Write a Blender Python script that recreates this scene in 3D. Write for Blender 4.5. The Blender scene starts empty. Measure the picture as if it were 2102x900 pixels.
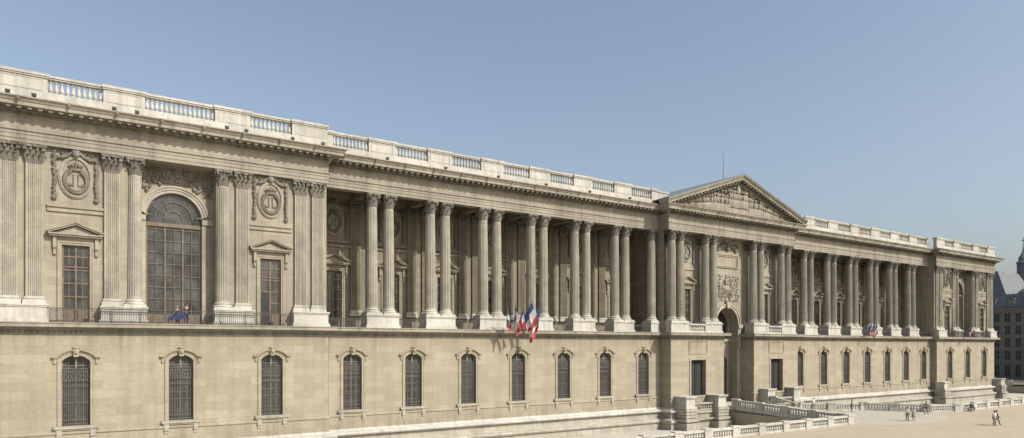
import bpy, bmesh, math, random
from mathutils import Vector, Matrix
random.seed(7)
COL = bpy.context.scene.collection
PI = math.pi

# ------------------------------------------------------------------ materials
def newmat(name):
    m = bpy.data.materials.new(name); m.use_nodes = True
    nt = m.node_tree; b = nt.nodes['Principled BSDF']
    return m, nt, b
def plain(name, col, rough=0.7, metal=0.0, var=0.15, scale=3.0):
    m, nt, b = newmat(name)
    n = nt.nodes.new('ShaderNodeTexNoise'); n.inputs['Scale'].default_value = scale; n.inputs['Detail'].default_value = 4
    g = nt.nodes.new('ShaderNodeNewGeometry'); nt.links.new(g.outputs['Position'], n.inputs['Vector'])
    r = nt.nodes.new('ShaderNodeMapRange'); r.inputs[3].default_value = 1-var; r.inputs[4].default_value = 1+var
    r.inputs[1].default_value = 0.3; r.inputs[2].default_value = 0.7
    nt.links.new(n.outputs['Fac'], r.inputs[0])
    mx = nt.nodes.new('ShaderNodeMix'); mx.data_type = 'RGBA'; mx.blend_type = 'MULTIPLY'; mx.inputs[0].default_value = 1
    mx.inputs[6].default_value = (*col, 1); nt.links.new(r.outputs[0], mx.inputs[7])
    nt.links.new(mx.outputs[2], b.inputs['Base Color'])
    b.inputs['Roughness'].default_value = rough; b.inputs['Metallic'].default_value = metal
    return m
def stone(name, c1, c2, dark, blocks=True, streak=0.5, bw=1.55, bh=0.62, mortar=0.012, bump=0.25, joint=.8, under=None, north=0):
    m, nt, b = newmat(name); L = nt.links.new; N = nt.nodes.new
    g = N('ShaderNodeNewGeometry')
    sp = N('ShaderNodeSeparateXYZ'); L(g.outputs['Position'], sp.inputs[0])
    ad = N('ShaderNodeMath'); ad.operation = 'ADD'; L(sp.outputs[0], ad.inputs[0]); L(sp.outputs[1], ad.inputs[1])
    cb = N('ShaderNodeCombineXYZ'); L(ad.outputs[0], cb.inputs[0]); L(sp.outputs[2], cb.inputs[1])
    if blocks:
        br = N('ShaderNodeTexBrick'); L(cb.outputs[0], br.inputs['Vector'])
        br.inputs['Scale'].default_value = 1; br.inputs['Brick Width'].default_value = bw; br.inputs['Row Height'].default_value = bh
        br.inputs['Mortar Size'].default_value = mortar; br.inputs['Mortar Smooth'].default_value = 0.3
        br.inputs['Color1'].default_value = (*c1, 1); br.inputs['Color2'].default_value = (*c2, 1)
        br.inputs['Mortar'].default_value = (*[x*joint for x in c2], 1)
        base = br.outputs['Color']
    else:
        n0 = N('ShaderNodeTexNoise'); n0.inputs['Scale'].default_value = 0.9; n0.inputs['Detail'].default_value = 6
        L(g.outputs['Position'], n0.inputs['Vector'])
        mr = N('ShaderNodeMapRange'); mr.inputs[1].default_value = .35; mr.inputs[2].default_value = .65; L(n0.outputs['Fac'], mr.inputs[0])
        mx0 = N('ShaderNodeMix'); mx0.data_type = 'RGBA'; L(mr.outputs[0], mx0.inputs[0])
        mx0.inputs[6].default_value = (*c1, 1); mx0.inputs[7].default_value = (*c2, 1); base = mx0.outputs[2]
    # broad patches and vertical runs of old dirt
    n1 = N('ShaderNodeTexNoise'); n1.inputs['Scale'].default_value = 0.16; n1.inputs['Detail'].default_value = 6; n1.inputs['Roughness'].default_value = .6
    L(g.outputs['Position'], n1.inputs['Vector'])
    mp = N('ShaderNodeMapping'); mp.inputs['Scale'].default_value = (1.7, 1.7, 0.10); L(g.outputs['Position'], mp.inputs[0])
    n2 = N('ShaderNodeTexNoise'); n2.inputs['Scale'].default_value = 1.0; n2.inputs['Detail'].default_value = 6; n2.inputs['Roughness'].default_value = .6
    L(mp.outputs[0], n2.inputs['Vector'])
    m1 = N('ShaderNodeMapRange'); m1.inputs[1].default_value = .42; m1.inputs[2].default_value = .72; L(n1.outputs['Fac'], m1.inputs[0])
    m2 = N('ShaderNodeMapRange'); m2.inputs[1].default_value = .45; m2.inputs[2].default_value = .78; L(n2.outputs['Fac'], m2.inputs[0])
    av = N('ShaderNodeMath'); av.operation = 'MULTIPLY_ADD'; L(m1.outputs[0], av.inputs[0]); av.inputs[1].default_value = .6; L(m2.outputs[0], av.inputs[2])
    ml = N('ShaderNodeMath'); ml.operation = 'MULTIPLY'; ml.use_clamp = True; L(av.outputs[0], ml.inputs[0]); ml.inputs[1].default_value = streak
    fac = ml.outputs[0]
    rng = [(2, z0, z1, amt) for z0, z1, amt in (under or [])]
    if north: rng.append((0, 55, 150, north))
    for ax, z0, z1, amt in rng:      # darker band below a ledge / dirt near the foot and on the greyer northern half
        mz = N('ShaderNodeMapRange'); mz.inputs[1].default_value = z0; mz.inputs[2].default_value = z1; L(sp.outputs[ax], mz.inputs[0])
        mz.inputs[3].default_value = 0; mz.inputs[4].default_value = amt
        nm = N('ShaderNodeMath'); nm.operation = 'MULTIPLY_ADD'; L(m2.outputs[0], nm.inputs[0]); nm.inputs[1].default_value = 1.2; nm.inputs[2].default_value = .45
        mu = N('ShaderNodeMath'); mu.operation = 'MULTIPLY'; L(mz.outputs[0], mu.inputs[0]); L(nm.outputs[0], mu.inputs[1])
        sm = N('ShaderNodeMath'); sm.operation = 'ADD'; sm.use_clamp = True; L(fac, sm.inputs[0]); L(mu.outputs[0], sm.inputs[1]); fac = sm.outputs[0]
    mx = N('ShaderNodeMix'); mx.data_type = 'RGBA'; L(fac, mx.inputs[0]); L(base, mx.inputs[6]); mx.inputs[7].default_value = (*dark, 1)
    # fine mottling
    n3 = N('ShaderNodeTexNoise'); n3.inputs['Scale'].default_value = 5; n3.inputs['Detail'].default_value = 8; L(g.outputs['Position'], n3.inputs['Vector'])
    m3 = N('ShaderNodeMapRange'); m3.inputs[1].default_value = .3; m3.inputs[2].default_value = .7; m3.inputs[3].default_value = .92; m3.inputs[4].default_value = 1.07; L(n3.outputs['Fac'], m3.inputs[0])
    mm = N('ShaderNodeMix'); mm.data_type = 'RGBA'; mm.blend_type = 'MULTIPLY'; mm.inputs[0].default_value = 1; L(mx.outputs[2], mm.inputs[6]); L(m3.outputs[0], mm.inputs[7])
    L(mm.outputs[2], b.inputs['Base Color']); b.inputs['Roughness'].default_value = .9
    bp = N('ShaderNodeBump'); bp.inputs['Strength'].default_value = bump; bp.inputs['Distance'].default_value = .05
    L(n3.outputs['Fac'], bp.inputs['Height']); L(bp.outputs[0], b.inputs['Normal'])
    return m
M = {}
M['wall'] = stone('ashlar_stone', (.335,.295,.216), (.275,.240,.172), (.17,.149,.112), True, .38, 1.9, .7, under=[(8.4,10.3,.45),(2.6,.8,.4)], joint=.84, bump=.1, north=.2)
M['upper'] = stone('upper_ashlar', (.325,.29,.22), (.265,.236,.178), (.145,.13,.10), True, .55, 1.4, .6, north=.3)
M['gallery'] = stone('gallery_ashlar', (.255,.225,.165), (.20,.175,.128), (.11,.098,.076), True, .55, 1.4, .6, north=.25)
M['col'] = stone('column_stone', (.36,.333,.268), (.285,.262,.21), (.13,.121,.10), False, .6, north=.33)
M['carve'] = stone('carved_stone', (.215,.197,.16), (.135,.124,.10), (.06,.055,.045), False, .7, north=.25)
M['ent'] = stone('entablature_stone', (.325,.296,.234), (.265,.241,.19), (.125,.115,.09), True, .7, 2.6, .95, .012, north=.25)
M['white'] = stone('pale_weathered_stone', (.49,.474,.42), (.405,.39,.345), (.19,.181,.155), True, .6, 1.9, .7, .012, north=.2)
M['base'] = stone('plinth_stone', (.385,.356,.29), (.31,.286,.231), (.15,.14,.113), True, .6, 1.8, .55, north=.2)
M['glass'] = plain('dark_glass', (.042,.045,.043), .13, 0, .85, .7)  # strong blotchy noise in the colour imitates reflections in the panes
M['iron'] = plain('dark_iron', (.045,.045,.042), .6)
M['grille'] = plain('painted_grille', (.10,.096,.082), .6)
M['wframe'] = plain('window_paint', (.15,.14,.118), .6)
M['wood'] = plain('brown_timber', (.125,.093,.064), .6, 0, .3)
M['black'] = plain('black_metal_and_shade', (.010,.010,.010), .5)
M['lead'] = plain('lead_roof', (.14,.165,.175), .5, 0, .2, .5)
M['slate'] = plain('slate_roof', (.10,.108,.115), .6, 0, .25, .8)
M['door'] = plain('dark_doorway', (.016,.016,.014), .7)
M['sand'] = stone('sandy_gravel', (.385,.33,.235), (.345,.293,.208), (.27,.23,.168), False, .4, bump=.15)
M['pave'] = stone('pale_paving', (.39,.36,.295), (.355,.328,.27), (.28,.257,.213), False, .4, bump=.1)
M['moat'] = stone('moat_gravel', (.44,.415,.345), (.38,.356,.297), (.28,.262,.222), False, .4, bump=.15)
M['far'] = stone('far_masonry', (.165,.16,.15), (.135,.132,.125), (.085,.083,.08), False, .5)
M['fblue'] = plain('flag_blue', (.045,.075,.21), .8)
M['fwhite'] = plain('flag_white', (.50,.50,.51), .8, 0, .05)
M['fred'] = plain('flag_red', (.32,.04,.042), .8)
M['tarp'] = plain('blue_tarpaulin', (.016,.026,.07), .8)
M['skin'] = plain('skin', (.36,.22,.16), .6)
def cloth(c):
    k = 'cloth_%d_%d_%d' % tuple(int(x*100) for x in c)
    if k not in M: M[k] = plain(k, c, .9)
    return M[k]

# ------------------------------------------------------------------ mesh builder
class MB:
    def __init__(s): s.v = []; s.f = []; s.mi = []
    def add(s, vs, fs, mi=0):
        k = len(s.v); s.v += [tuple(p) for p in vs]
        for f in fs: s.f.append([k+i for i in f]); s.mi.append(mi)
    def box(s, x0,x1,y0,y1,z0,z1):
        s.add([(x0,y0,z0),(x1,y0,z0),(x1,y1,z0),(x0,y1,z0),(x0,y0,z1),(x1,y0,z1),(x1,y1,z1),(x0,y1,z1)],
              [(0,3,2,1),(4,5,6,7),(0,1,5,4),(1,2,6,5),(2,3,7,6),(3,0,4,7)])
    def obox(s, p, t, n, hw, o0, o1, z0, z1):
        vs = []
        for z in (z0, z1):
            for a, o in ((-hw,o0),(hw,o0),(hw,o1),(-hw,o1)):
                vs.append((p[0]+t[0]*a+n[0]*o, p[1]+t[1]*a+n[1]*o, z))
        s.add(vs, [(0,3,2,1),(4,5,6,7),(0,1,5,4),(1,2,6,5),(2,3,7,6),(3,0,4,7)])
    def lathe(s, prof, n, c=(0,0,0)):
        vs = []; fs = []
        for r, z in prof:
            for i in range(n):
                a = 2*PI*i/n; vs.append((c[0]+r*math.cos(a), c[1]+r*math.sin(a), c[2]+z))
        for j in range(len(prof)-1):
            for i in range(n):
                fs.append((j*n+i, j*n+(i+1)%n, (j+1)*n+(i+1)%n, (j+1)*n+i))
        fs.append(tuple(reversed(range(n)))); fs.append(tuple((len(prof)-1)*n+i for i in range(n)))
        s.add(vs, fs)
    def tube(s, p0, p1, r0, r1=None, n=6):
        r1 = r0 if r1 is None else r1
        p0 = Vector(p0); p1 = Vector(p1); d = (p1-p0).normalized()
        u = d.orthogonal().normalized(); w = d.cross(u); vs = []
        for p, r in ((p0,r0),(p1,r1)):
            for i in range(n):
                a = 2*PI*i/n; vs.append(p+u*(r*math.cos(a))+w*(r*math.sin(a)))
        s.add(vs, [(i,(i+1)%n,n+(i+1)%n,n+i) for i in range(n)]+[tuple(range(n-1,-1,-1)),tuple(range(n,2*n))])
    def blob(s, c, r, ang=0, n=8, m=5):
        vs = [(0,0,1)]; fs = []
        for j in range(1, m):
            t = PI*j/m
            for i in range(n):
                a = 2*PI*i/n; vs.append((math.sin(t)*math.cos(a), math.sin(t)*math.sin(a), math.cos(t)))
        vs.append((0,0,-1)); q = []
        ca, sa = math.cos(ang), math.sin(ang)
        for x,y,z in vs:
            x*=r[0]; y*=r[1]; z*=r[2]
            q.append((c[0]+x*ca+z*sa, c[1]+y, c[2]-x*sa+z*ca))
        for i in range(n): fs.append((0,1+i,1+(i+1)%n))
        for j in range(m-2):
            for i in range(n): fs.append((1+j*n+i, 1+(j+1)*n+i, 1+(j+1)*n+(i+1)%n, 1+j*n+(i+1)%n))
        L = len(vs)-1
        for i in range(n): fs.append((L, 1+(m-2)*n+(i+1)%n, 1+(m-2)*n+i))
        s.add(q, fs)
    def prism(s, poly, y0, y1):          # polygon in x,z extruded along y
        n = len(poly)
        s.add([(x,y0,z) for x,z in poly]+[(x,y1,z) for x,z in poly],
              [tuple(range(n)), tuple(range(2*n-1,n-1,-1))]+[(i,n+i,n+(i+1)%n,(i+1)%n) for i in range(n)])
    def slab(s, poly, z0, z1):           # polygon in x,y extruded along z
        n = len(poly)
        s.add([(x,y,z0) for x,y in poly]+[(x,y,z1) for x,y in poly],
              [tuple(range(n-1,-1,-1)), tuple(range(n,2*n))]+[(i,(i+1)%n,n+(i+1)%n,n+i) for i in range(n)])
    def sweep(s, prof, path):
        mv = mitre(path); k = len(prof); vs = []; fs = []
        for p, m_ in zip(path, mv):
            for o, z in prof: vs.append((p[0]+m_[0]*o, p[1]+m_[1]*o, z))
        for i in range(len(path)-1):
            for j in range(k-1): fs.append((i*k+j, (i+1)*k+j, (i+1)*k+j+1, i*k+j+1))
        fs.append(tuple(range(k))); fs.append(tuple((len(path)-1)*k+j for j in range(k-1,-1,-1)))
        s.add(vs, fs)
    def band(s, path, o0, o1, y0, y1, closed=False):   # rectangular moulding along an x,z path, offset to the left of travel
        mv = mitre(path, closed); vs = []
        for p, m_ in zip(path, mv):
            for o, y in ((o0,y0),(o1,y0),(o1,y1),(o0,y1)): vs.append((p[0]-m_[0]*o, y, p[1]-m_[1]*o))
        n = len(path); fs = []
        for i in range(n if closed else n-1):
            a = i*4; b = ((i+1)%n)*4
            for j in range(4): fs.append((a+j, b+j, b+(j+1)%4, a+(j+1)%4))
        if not closed: fs.append((0,1,2,3)); fs.append((4*n-1,4*n-2,4*n-3,4*n-4))
        s.add(vs, fs)
    def mesh(s, name, mats, smooth=False):
        me = bpy.data.meshes.new(name); me.from_pydata(s.v, [], s.f)
        if not isinstance(mats, (list,tuple)): mats = [mats]
        for m_ in mats: me.materials.append(m_)
        for i, p in enumerate(me.polygons): p.material_index = s.mi[i]; p.use_smooth = smooth
        me.update(); return me
def mitre(path, closed=False):
    n = len(path); out = []
    def nr(a, b):
        dx, dy = b[0]-a[0], b[1]-a[1]; l = math.hypot(dx, dy) or 1; return (dy/l, -dx/l)
    for i in range(n):
        if closed: n0 = nr(path[i-1], path[i]); n1 = nr(path[i], path[(i+1)%n])
        else:
            n0 = nr(path[i-1], path[i]) if i > 0 else None
            n1 = nr(path[i], path[i+1]) if i < n-1 else None
            n0 = n0 or n1; n1 = n1 or n0
        d = 1+n0[0]*n1[0]+n0[1]*n1[1]; d = max(d, .2)
        out.append(((n0[0]+n1[0])/d, (n0[1]+n1[1])/d))
    return out
def ob(name, me, parent=None, loc=(0,0,0), rz=0):
    o = bpy.data.objects.new(name, me); COL.objects.link(o); o.location = loc; o.rotation_euler = (0,0,rz)
    if parent: o.parent = parent
    return o
def thing(name, label, cat, loc=(0,0,0), rz=0, group=None, me=None):
    o = ob(name, me, None, loc, rz); o['label'] = label; o['category'] = cat
    if group: o['group'] = group
    return o
def struct(name, me, loc=(0,0,0)):
    o = ob(name, me, None, loc); o['kind'] = 'structure'; return o

# ------------------------------------------------------------------ layout
CX = 81.5; YC = 65.88; LP = 9.28; RP = 2*CX-LP
BASE = Vector((CX, 63.9, -1.85))
palace = thing('palace', 'long pale stone palace front with paired fluted columns, central pediment and corner pavilions', 'palace', BASE)
def part(name, me, loc=(0,0,0), parent=None, rz=0):
    return ob(name, me, palace, Vector(loc)-BASE, rz)
def mpart(name, mb, mat, smooth=False): return part(name, mb.mesh(name, mat, smooth))
ZL, ZCB, ZA, ZT = 10.9, 12.25, 24.5, 27.8      # ledge, column foot, architrave soffit, cornice top
BAYS = [24.8+6.6*k for k in range(7)]; PAIRS = [28.1+6.6*k for k in range(6)]
mir = lambda x: 2*CX-x

# ---- wall with openings
def arch_pts(hw, zs, rise, n=12):
    if rise <= 0: return [(-hw,zs),(hw,zs)]
    R = (hw*hw+rise*rise)/(2*rise); cz = zs+rise-R; a = math.asin(min(1,hw/R))
    if rise >= hw*.999: a = PI/2
    return [(R*math.sin(-a+2*a*i/n), cz+R*math.cos(-a+2*a*i/n)) for i in range(n+1)]
def wall(mb, x0, x1, z0, z1, y, ops, depth):
    x = x0
    for cx, hw, oz, zs, rise in sorted(ops):
        mb.add([(x,y,z0),(cx-hw,y,z0),(cx-hw,y,z1),(x,y,z1)], [(0,1,2,3)])
        if oz > z0: mb.add([(cx-hw,y,z0),(cx+hw,y,z0),(cx+hw,y,oz),(cx-hw,y,oz)], [(0,1,2,3)])
        ap = [(cx+a,b) for a,b in arch_pts(hw,zs,rise)]
        for (a,b),(c,d) in zip(ap, ap[1:]):
            mb.add([(a,y,b),(c,y,d),(c,y,z1),(a,y,z1)], [(0,1,2,3)])
        loop = [(cx-hw,oz)]+ap+[(cx+hw,oz)]
        for (a,b),(c,d) in zip(loop, loop[1:]+loop[:1]):
            mb.add([(a,y,b),(c,y,d),(c,y+depth,d),(a,y+depth,b)], [(0,1,2,3)])
        x = cx+hw
    mb.add([(x,y,z0),(x1,y,z0),(x1,y,z1),(x,y,z1)], [(0,1,2,3)])

# ---- ground floor walls
GW = (.95, 2.8, 7.85, .48)
gops = lambda xs: [(x,)+GW for x in xs]
mb = MB(); wall(mb, LP-12.7, LP+12.7, -1.85, ZL-.05, 63.9, gops([LP-7.5,LP,LP+7.5]), .5)
mb.box(LP-12.7,LP-12.3,63.9,75,-1.85,ZL-.06); mb.add([(22,63.9,-1.85),(22,65,-1.85),(22,65,10.85),(22,63.9,10.85)],[(0,1,2,3)])
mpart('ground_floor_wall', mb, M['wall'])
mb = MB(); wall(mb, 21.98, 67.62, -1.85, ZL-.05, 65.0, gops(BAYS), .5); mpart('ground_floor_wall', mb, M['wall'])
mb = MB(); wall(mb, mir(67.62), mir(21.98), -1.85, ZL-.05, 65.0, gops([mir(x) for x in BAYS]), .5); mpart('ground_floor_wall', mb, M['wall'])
mb = MB(); wall(mb, RP-12.7, RP+12.7, -1.85, ZL-.05, 63.9, gops([RP-7.5,RP,RP+7.5]), .5)
mb.box(RP+12.3,RP+12.7,63.9,75,-1.85,ZL-.06); mb.add([(RP-12.7,63.9,-1.85),(RP-12.7,65,-1.85),(RP-12.7,65,10.85),(RP-12.7,63.9,10.85)],[(0,1,2,3)])
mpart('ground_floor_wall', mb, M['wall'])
DOOR = (1.45, .9, 7.2, 0)
for sg in (-1, 1):
    mb = MB(); a, b = sorted((CX+sg*3.3, CX+sg*13.9)); xx = CX+sg*8.6
    wall(mb, a, b, -1.85, ZL-.05, 63.2, [(xx,)+DOOR], .8)
    for x in (CX+sg*3.3, CX+sg*13.9): mb.add([(x,63.2,-1.85),(x,65.4,-1.85),(x,65.4,10.85),(x,63.2,10.85)],[(0,1,2,3)])
    for q in (0,.22):   # sunk panel moulding above the door
        w = 1.75-q; mb.band([(xx-w,8.1+q*.8),(xx-w,9.7-q*.8),(xx+w,9.7-q*.8),(xx+w,8.1+q*.8)],0,.1,63.13+q*.2,63.21,True)
    mb.band([(xx-1.45,.9),(xx-1.45,7.2),(xx+1.45,7.2),(xx+1.45,.9)],0,.28,63.12,63.21)
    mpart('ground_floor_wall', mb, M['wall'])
    mb = MB(); mb.box(xx-1.45,xx+1.45,63.78,63.86,.9,7.2); mb.box(xx-.05,xx+.05,63.72,63.79,.9,7.2)
    for k in (-.72,.72):
        for z in (1.2,3.2,5.2): mb.box(xx+k-.5,xx+k+.5,63.74,63.79,z,z+1.7)
    mpart('side_door', mb, M['door'])

# ---- upper walls
WO = (.93, ZL, 17.0, 0)
AW, AZ = 2.2, 20.05                    # great arched window: half width, springing
acx = lambda cx: cx-.28 if cx < CX else cx
def pavilion_walls(cx):
    mb = MB()
    wall(mb, cx-12.7, cx-2.9, ZL-.02, ZA+.1, 64.4, [(cx-7.5,)+WO], .5)
    wall(mb, cx+2.9, cx+12.7, ZL-.02, ZA+.1, 64.4, [(cx+7.5,)+WO], .5)
    wall(mb, cx-2.9, cx+2.9, ZL-.02, ZA+.1, 65.7, [(acx(cx),AW,ZL,AZ,AW)], .5)
    for x in (cx-2.9, cx+2.9): mb.add([(x,64.4,ZL),(x,65.7,ZL),(x,65.7,ZA+.1),(x,64.4,ZA+.1)],[(0,1,2,3)])
    for x0,x1 in ((cx-12.7,cx-12.3),(cx+12.3,cx+12.7)): mb.box(x0,x1,64.402,71,ZL-.02,ZA+.1)
    for sg in (-1,1):            # carved string course and sunk panel
        a,b = cx+sg*7.5-1.9, cx+sg*7.5+1.9
        mb.box(a,b,64.28,64.41,19.55,19.75); mb.box(a,b,64.22,64.41,19.9,20.1); mb.box(a,b,64.32,64.41,19.75,19.9)
    mpart('upper_wall', mb, M['upper'])
pavilion_walls(LP); pavilion_walls(RP)
for f in (lambda x:x, mir):
    mb = MB(); a,b = sorted((f(22.0), f(67.6)))
    wall(mb, a, b, ZL-.02, 25.3, 70.5, [(f(x),)+WO for x in BAYS], .5)
    for x in (f(67.6),): mb.add([(x,64.4,ZL),(x,70.5,ZL),(x,70.5,25.3),(x,64.4,25.3)],[(0,1,2,3)])
    for x in BAYS:
        mb.box(f(x)-2.1,f(x)+2.1,70.32,70.51,19.5,19.75); mb.box(f(x)-2.1,f(x)+2.1,70.26,70.51,19.95,20.15)
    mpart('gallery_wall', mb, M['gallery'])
    mb = MB(); mb.box(a,b,64.9,71,10.3,ZL-.01); mpart('gallery_floor', mb, M['base'])
    mb = MB(); mb.box(a,b,66.42,71,25.2,27.6)
    for x in PAIRS:
        for d in (-.91,.91): mb.box(f(x)+d-.42,f(x)+d+.42,66.42,70.5,24.52,25.21)
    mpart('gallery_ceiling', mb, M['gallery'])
for sg in (-1,1):
    mb = MB()
    a,b = sorted((CX+sg*2.95, CX+sg*13.8)); wall(mb, a, b, ZL-.02, ZA+.1, 65.4, [(CX+sg*8.6,)+WO], .5)
    mb.box(a,b,63.22,65.45,10.4,ZL-.015)
    mb.box(CX+sg*8.6-1.9,CX+sg*8.6+1.9,65.26,65.41,19.6,19.95)
    mpart('upper_wall', mb, M['upper'])
mb = MB()
wall(mb, CX-3.3, CX+3.3, -1.85, ZA+.1, 65.405, [(CX,2.4,.9,12.3,2.4)], 1.5)
wall(mb, CX-2.5, CX+2.5, .9, 10.0, 66.9, [(CX,2.0,.9,6.9,1.3)], .5)
mb.box(CX-2.5,CX+2.5,66.6,67.1,9.75,10.15)
wall(mb, CX-2.5, CX+2.5, 10.0, 14.8, 66.9, [(CX,2.1,10.15,12.3,2.1)], .5)
mpart('entrance_wall', mb, M['upper'])
# arch mouldings and inner door
ap = arch_pts(2.4,12.3,2.4,20)
mb = MB(); P = [(CX-2.4,9.0)]+[(CX+a,b) for a,b in ap]+[(CX+2.4,9.0)]
mb.band(P,0,.32,65.22,65.41); mb.band(P,.32,.5,65.14,65.41)
for sg in (-1,1): mb.box(*sorted((CX+sg*2.35,CX+sg*3.28)),65.05,65.41,11.7,12.25)
mb.prism([(CX-.3,14.55),(CX+.3,14.55),(CX+.42,15.5),(CX-.42,15.5)],64.95,65.41)
mpart('entrance_arch', mb, M['base'])
mb = MB(); mb.prism([(CX-2.0,.9)]+[(CX+a,b) for a,b in arch_pts(2.0,6.9,1.3)]+[(CX+2.0,.9)],67.2,67.3)
for x in (-1,1):
    for z in (1.3,3.2,5.1): mb.box(CX+x-.75,CX+x+.75,67.12,67.21,z,z+1.6)
mb.box(CX-.05,CX+.05,67.1,67.21,.9,8.1); mb.box(CX-2.0,CX+2.0,67.08,67.21,6.9,7.1)
mpart('entrance_door', mb, M['door'])
mb = MB(); mb.prism([(CX-2.1,10.15)]+[(CX+a,b) for a,b in arch_pts(2.1,12.3,2.1)]+[(CX+2.1,10.15)],67.25,67.35); o = mpart('lunette_window', mb, M['door'])
mb = MB(); 
for x in (-1,0,1): mb.box(CX+x-.05,CX+x+.05,67.15,67.26,10.5,14.1)
mb.box(CX-2,CX+2,67.15,67.26,12.2,12.35); ob('frame', mb.mesh('window_frame', M['iron']), o)
# body
mb = MB(); mb.box(LP-12.3,RP+12.3,71.3,84,-1.85,27.5); mpart('building_mass', mb, M['upper'])
for x0,x1,y0,y1 in ((LP-12.65,LP+12.65,64.08,71.2),(RP-12.65,RP+12.65,64.08,71.2),(CX-13.75,CX+13.75,63.72,71.2),(22,67.7,65.42,66.4),(95.3,141,65.42,66.4)):
    mb = MB(); mb.box(x0,x1,y0,y1,24.53,27.6); mpart('entablature_core', mb, M['upper'])

# ---- running mouldings
pathG1 = [(LP-12.7,75),(LP-12.7,63.9),(22.0,63.9),(22.0,65.0),(67.6,65.0),(67.6,63.2),(CX-3.3,63.2),(CX-3.3,65.4)]
pathG2 = [(mir(x),y) for x,y in reversed(pathG1)]
pathE = [(LP-12.75,75),(LP-12.75,64.0),(22.03,64.0),(22.03,65.36),(67.7,65.36),(67.7,63.66)]
pathE = pathE+[(mir(x),y) for x,y in reversed(pathE)]
ledge = [(-.02,9.9),(.08,9.95),(.08,10.34),(.14,10.36),(.16,10.48),(.62,10.5),(.68,10.52),(.68,10.74),(.74,10.8),(.74,10.88),(-1.3,10.9)]
for p in (pathG1,pathG2): mb = MB(); mb.sweep(ledge, p); mpart('ledge', mb, M['ent'])
def rowparts(name, paths, mat, sp, boxes, keep=90):
    near = []; rest = MB(); n_rest = 0
    for path in paths:
        for p,q in zip(path, path[1:]):
            dx,dy = q[0]-p[0], q[1]-p[1]; l = math.hypot(dx,dy); t = (dx/l,dy/l); n = (t[1],-t[0])
            if l < sp: continue
            k = max(1,int(round(l/sp)))
            for i in range(k):
                u = (i+.5)*l/k; pt = (p[0]+t[0]*u, p[1]+t[1]*u)
                if n[1] < -.9: near.append((pt,t,n))
                else:
                    for b in boxes: rest.obox(pt,t,n,*b)
    near.sort(key=lambda a: a[0][0])
    mb = MB()
    for b in boxes: mb.obox((0,0),(1,0),(0,-1),*b)
    me = mb.mesh(name, mat)
    for j,(pt,t,n) in enumerate(near):
        if j < keep: part(name, me, (pt[0],pt[1],0))
        else:
            for b in boxes: rest.obox(pt,t,n,*b)
    if rest.v: o = mpart(name+'_row', rest, mat); o['kind'] = 'stuff'
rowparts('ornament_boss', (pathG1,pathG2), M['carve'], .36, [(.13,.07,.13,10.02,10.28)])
basep = [(-.02,2.42),(.12,2.38),(.14,2.2),(.06,2.12),(.06,1.0),(.14,.95),(.22,.8),(.62,.62),(.68,.5),(.62,.36),(.3,.3),(.34,-.35),(.95,-.6),(1.02,-.78),(.95,-.95),(.75,-1.0),(.8,-1.9)]
for p in (pathG1,pathG2):
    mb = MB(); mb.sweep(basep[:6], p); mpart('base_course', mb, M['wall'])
    mb = MB(); mb.sweep(basep[5:10], p); mpart('plinth_moulding', mb, M['white'])
    mb = MB(); mb.sweep(basep[9:], p); mpart('plinth', mb, M['base'])
arc = [(-.02,24.5),(0,24.5),(0,24.78),(.04,24.79),(.04,25.1),(.08,25.11),(.08,25.32),(.18,25.38),(.18,25.46),(.0,25.47)]
mb = MB(); mb.sweep(arc, pathE); mpart('architrave', mb, M['ent'])
for x0,x1,y0,y1 in ((22,67.7,65.37,66.4),(95.3,141,65.37,66.4),(LP-12.7,LP+12.7,64.01,65.8),(RP-12.7,RP+12.7,64.01,65.8),(CX-13.75,CX+13.75,63.67,65.6)):
    mb = MB(); mb.box(x0,x1,y0,y1,24.505,24.6); mpart('soffit', mb, M['ent'])
mb = MB(); mb.sweep([(.0,25.46),(.02,25.47),(.02,26.36),(0,26.37)], pathE); mpart('frieze', mb, M['ent'])
corn = [(.0,26.34),(.1,26.38),(.1,26.46),(.2,26.5),(.2,26.72),(.34,26.76),(.34,26.99),(1.12,27.0),(1.12,27.26),(1.18,27.3),(1.24,27.42),(1.38,27.56),(1.38,27.64),(.2,27.8),(-.4,27.8)]
mb = MB(); mb.sweep(corn, pathE); mpart('cornice', mb, M['ent'])
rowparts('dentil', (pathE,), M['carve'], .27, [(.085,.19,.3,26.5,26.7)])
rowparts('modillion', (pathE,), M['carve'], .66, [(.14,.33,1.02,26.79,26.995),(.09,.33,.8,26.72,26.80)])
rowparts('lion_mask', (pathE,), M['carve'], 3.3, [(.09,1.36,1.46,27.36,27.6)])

# ---- column meshes
def shaft_mesh(h=10.25, r0=.59, r1=.5, nf=20):
    mb = MB(); pat = [(0,1),(.22,1),(.36,.92),(.61,.89),(.86,.92)]
    zs = [0,.12,.3,3.4,6.5,9.0,9.95,10.1,h]; rr = []
    for z in zs: t = z/h; rr.append(r0-(r0-r1)*(t**1.7))
    n = nf*5; vs = []; fs = []
    for j,(z,r) in enumerate(zip(zs,rr)):
        dp = 0 if j in (0,1,len(zs)-2,len(zs)-1) else 1
        if j == 0: r *= 1.06
        for k in range(nf):
            for f,s_ in pat:
                a = 2*PI*(k+f)/nf; q = r*(1-(1-s_)*dp); vs.append((q*math.cos(a), q*math.sin(a), z+.6))
    for j in range(len(zs)-1):
        for i in range(n): fs.append((j*n+i, j*n+(i+1)%n, (j+1)*n+(i+1)%n, (j+1)*n+i))
    mb.add(vs, fs); return mb.mesh('fluted_shaft', M['col'])
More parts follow.
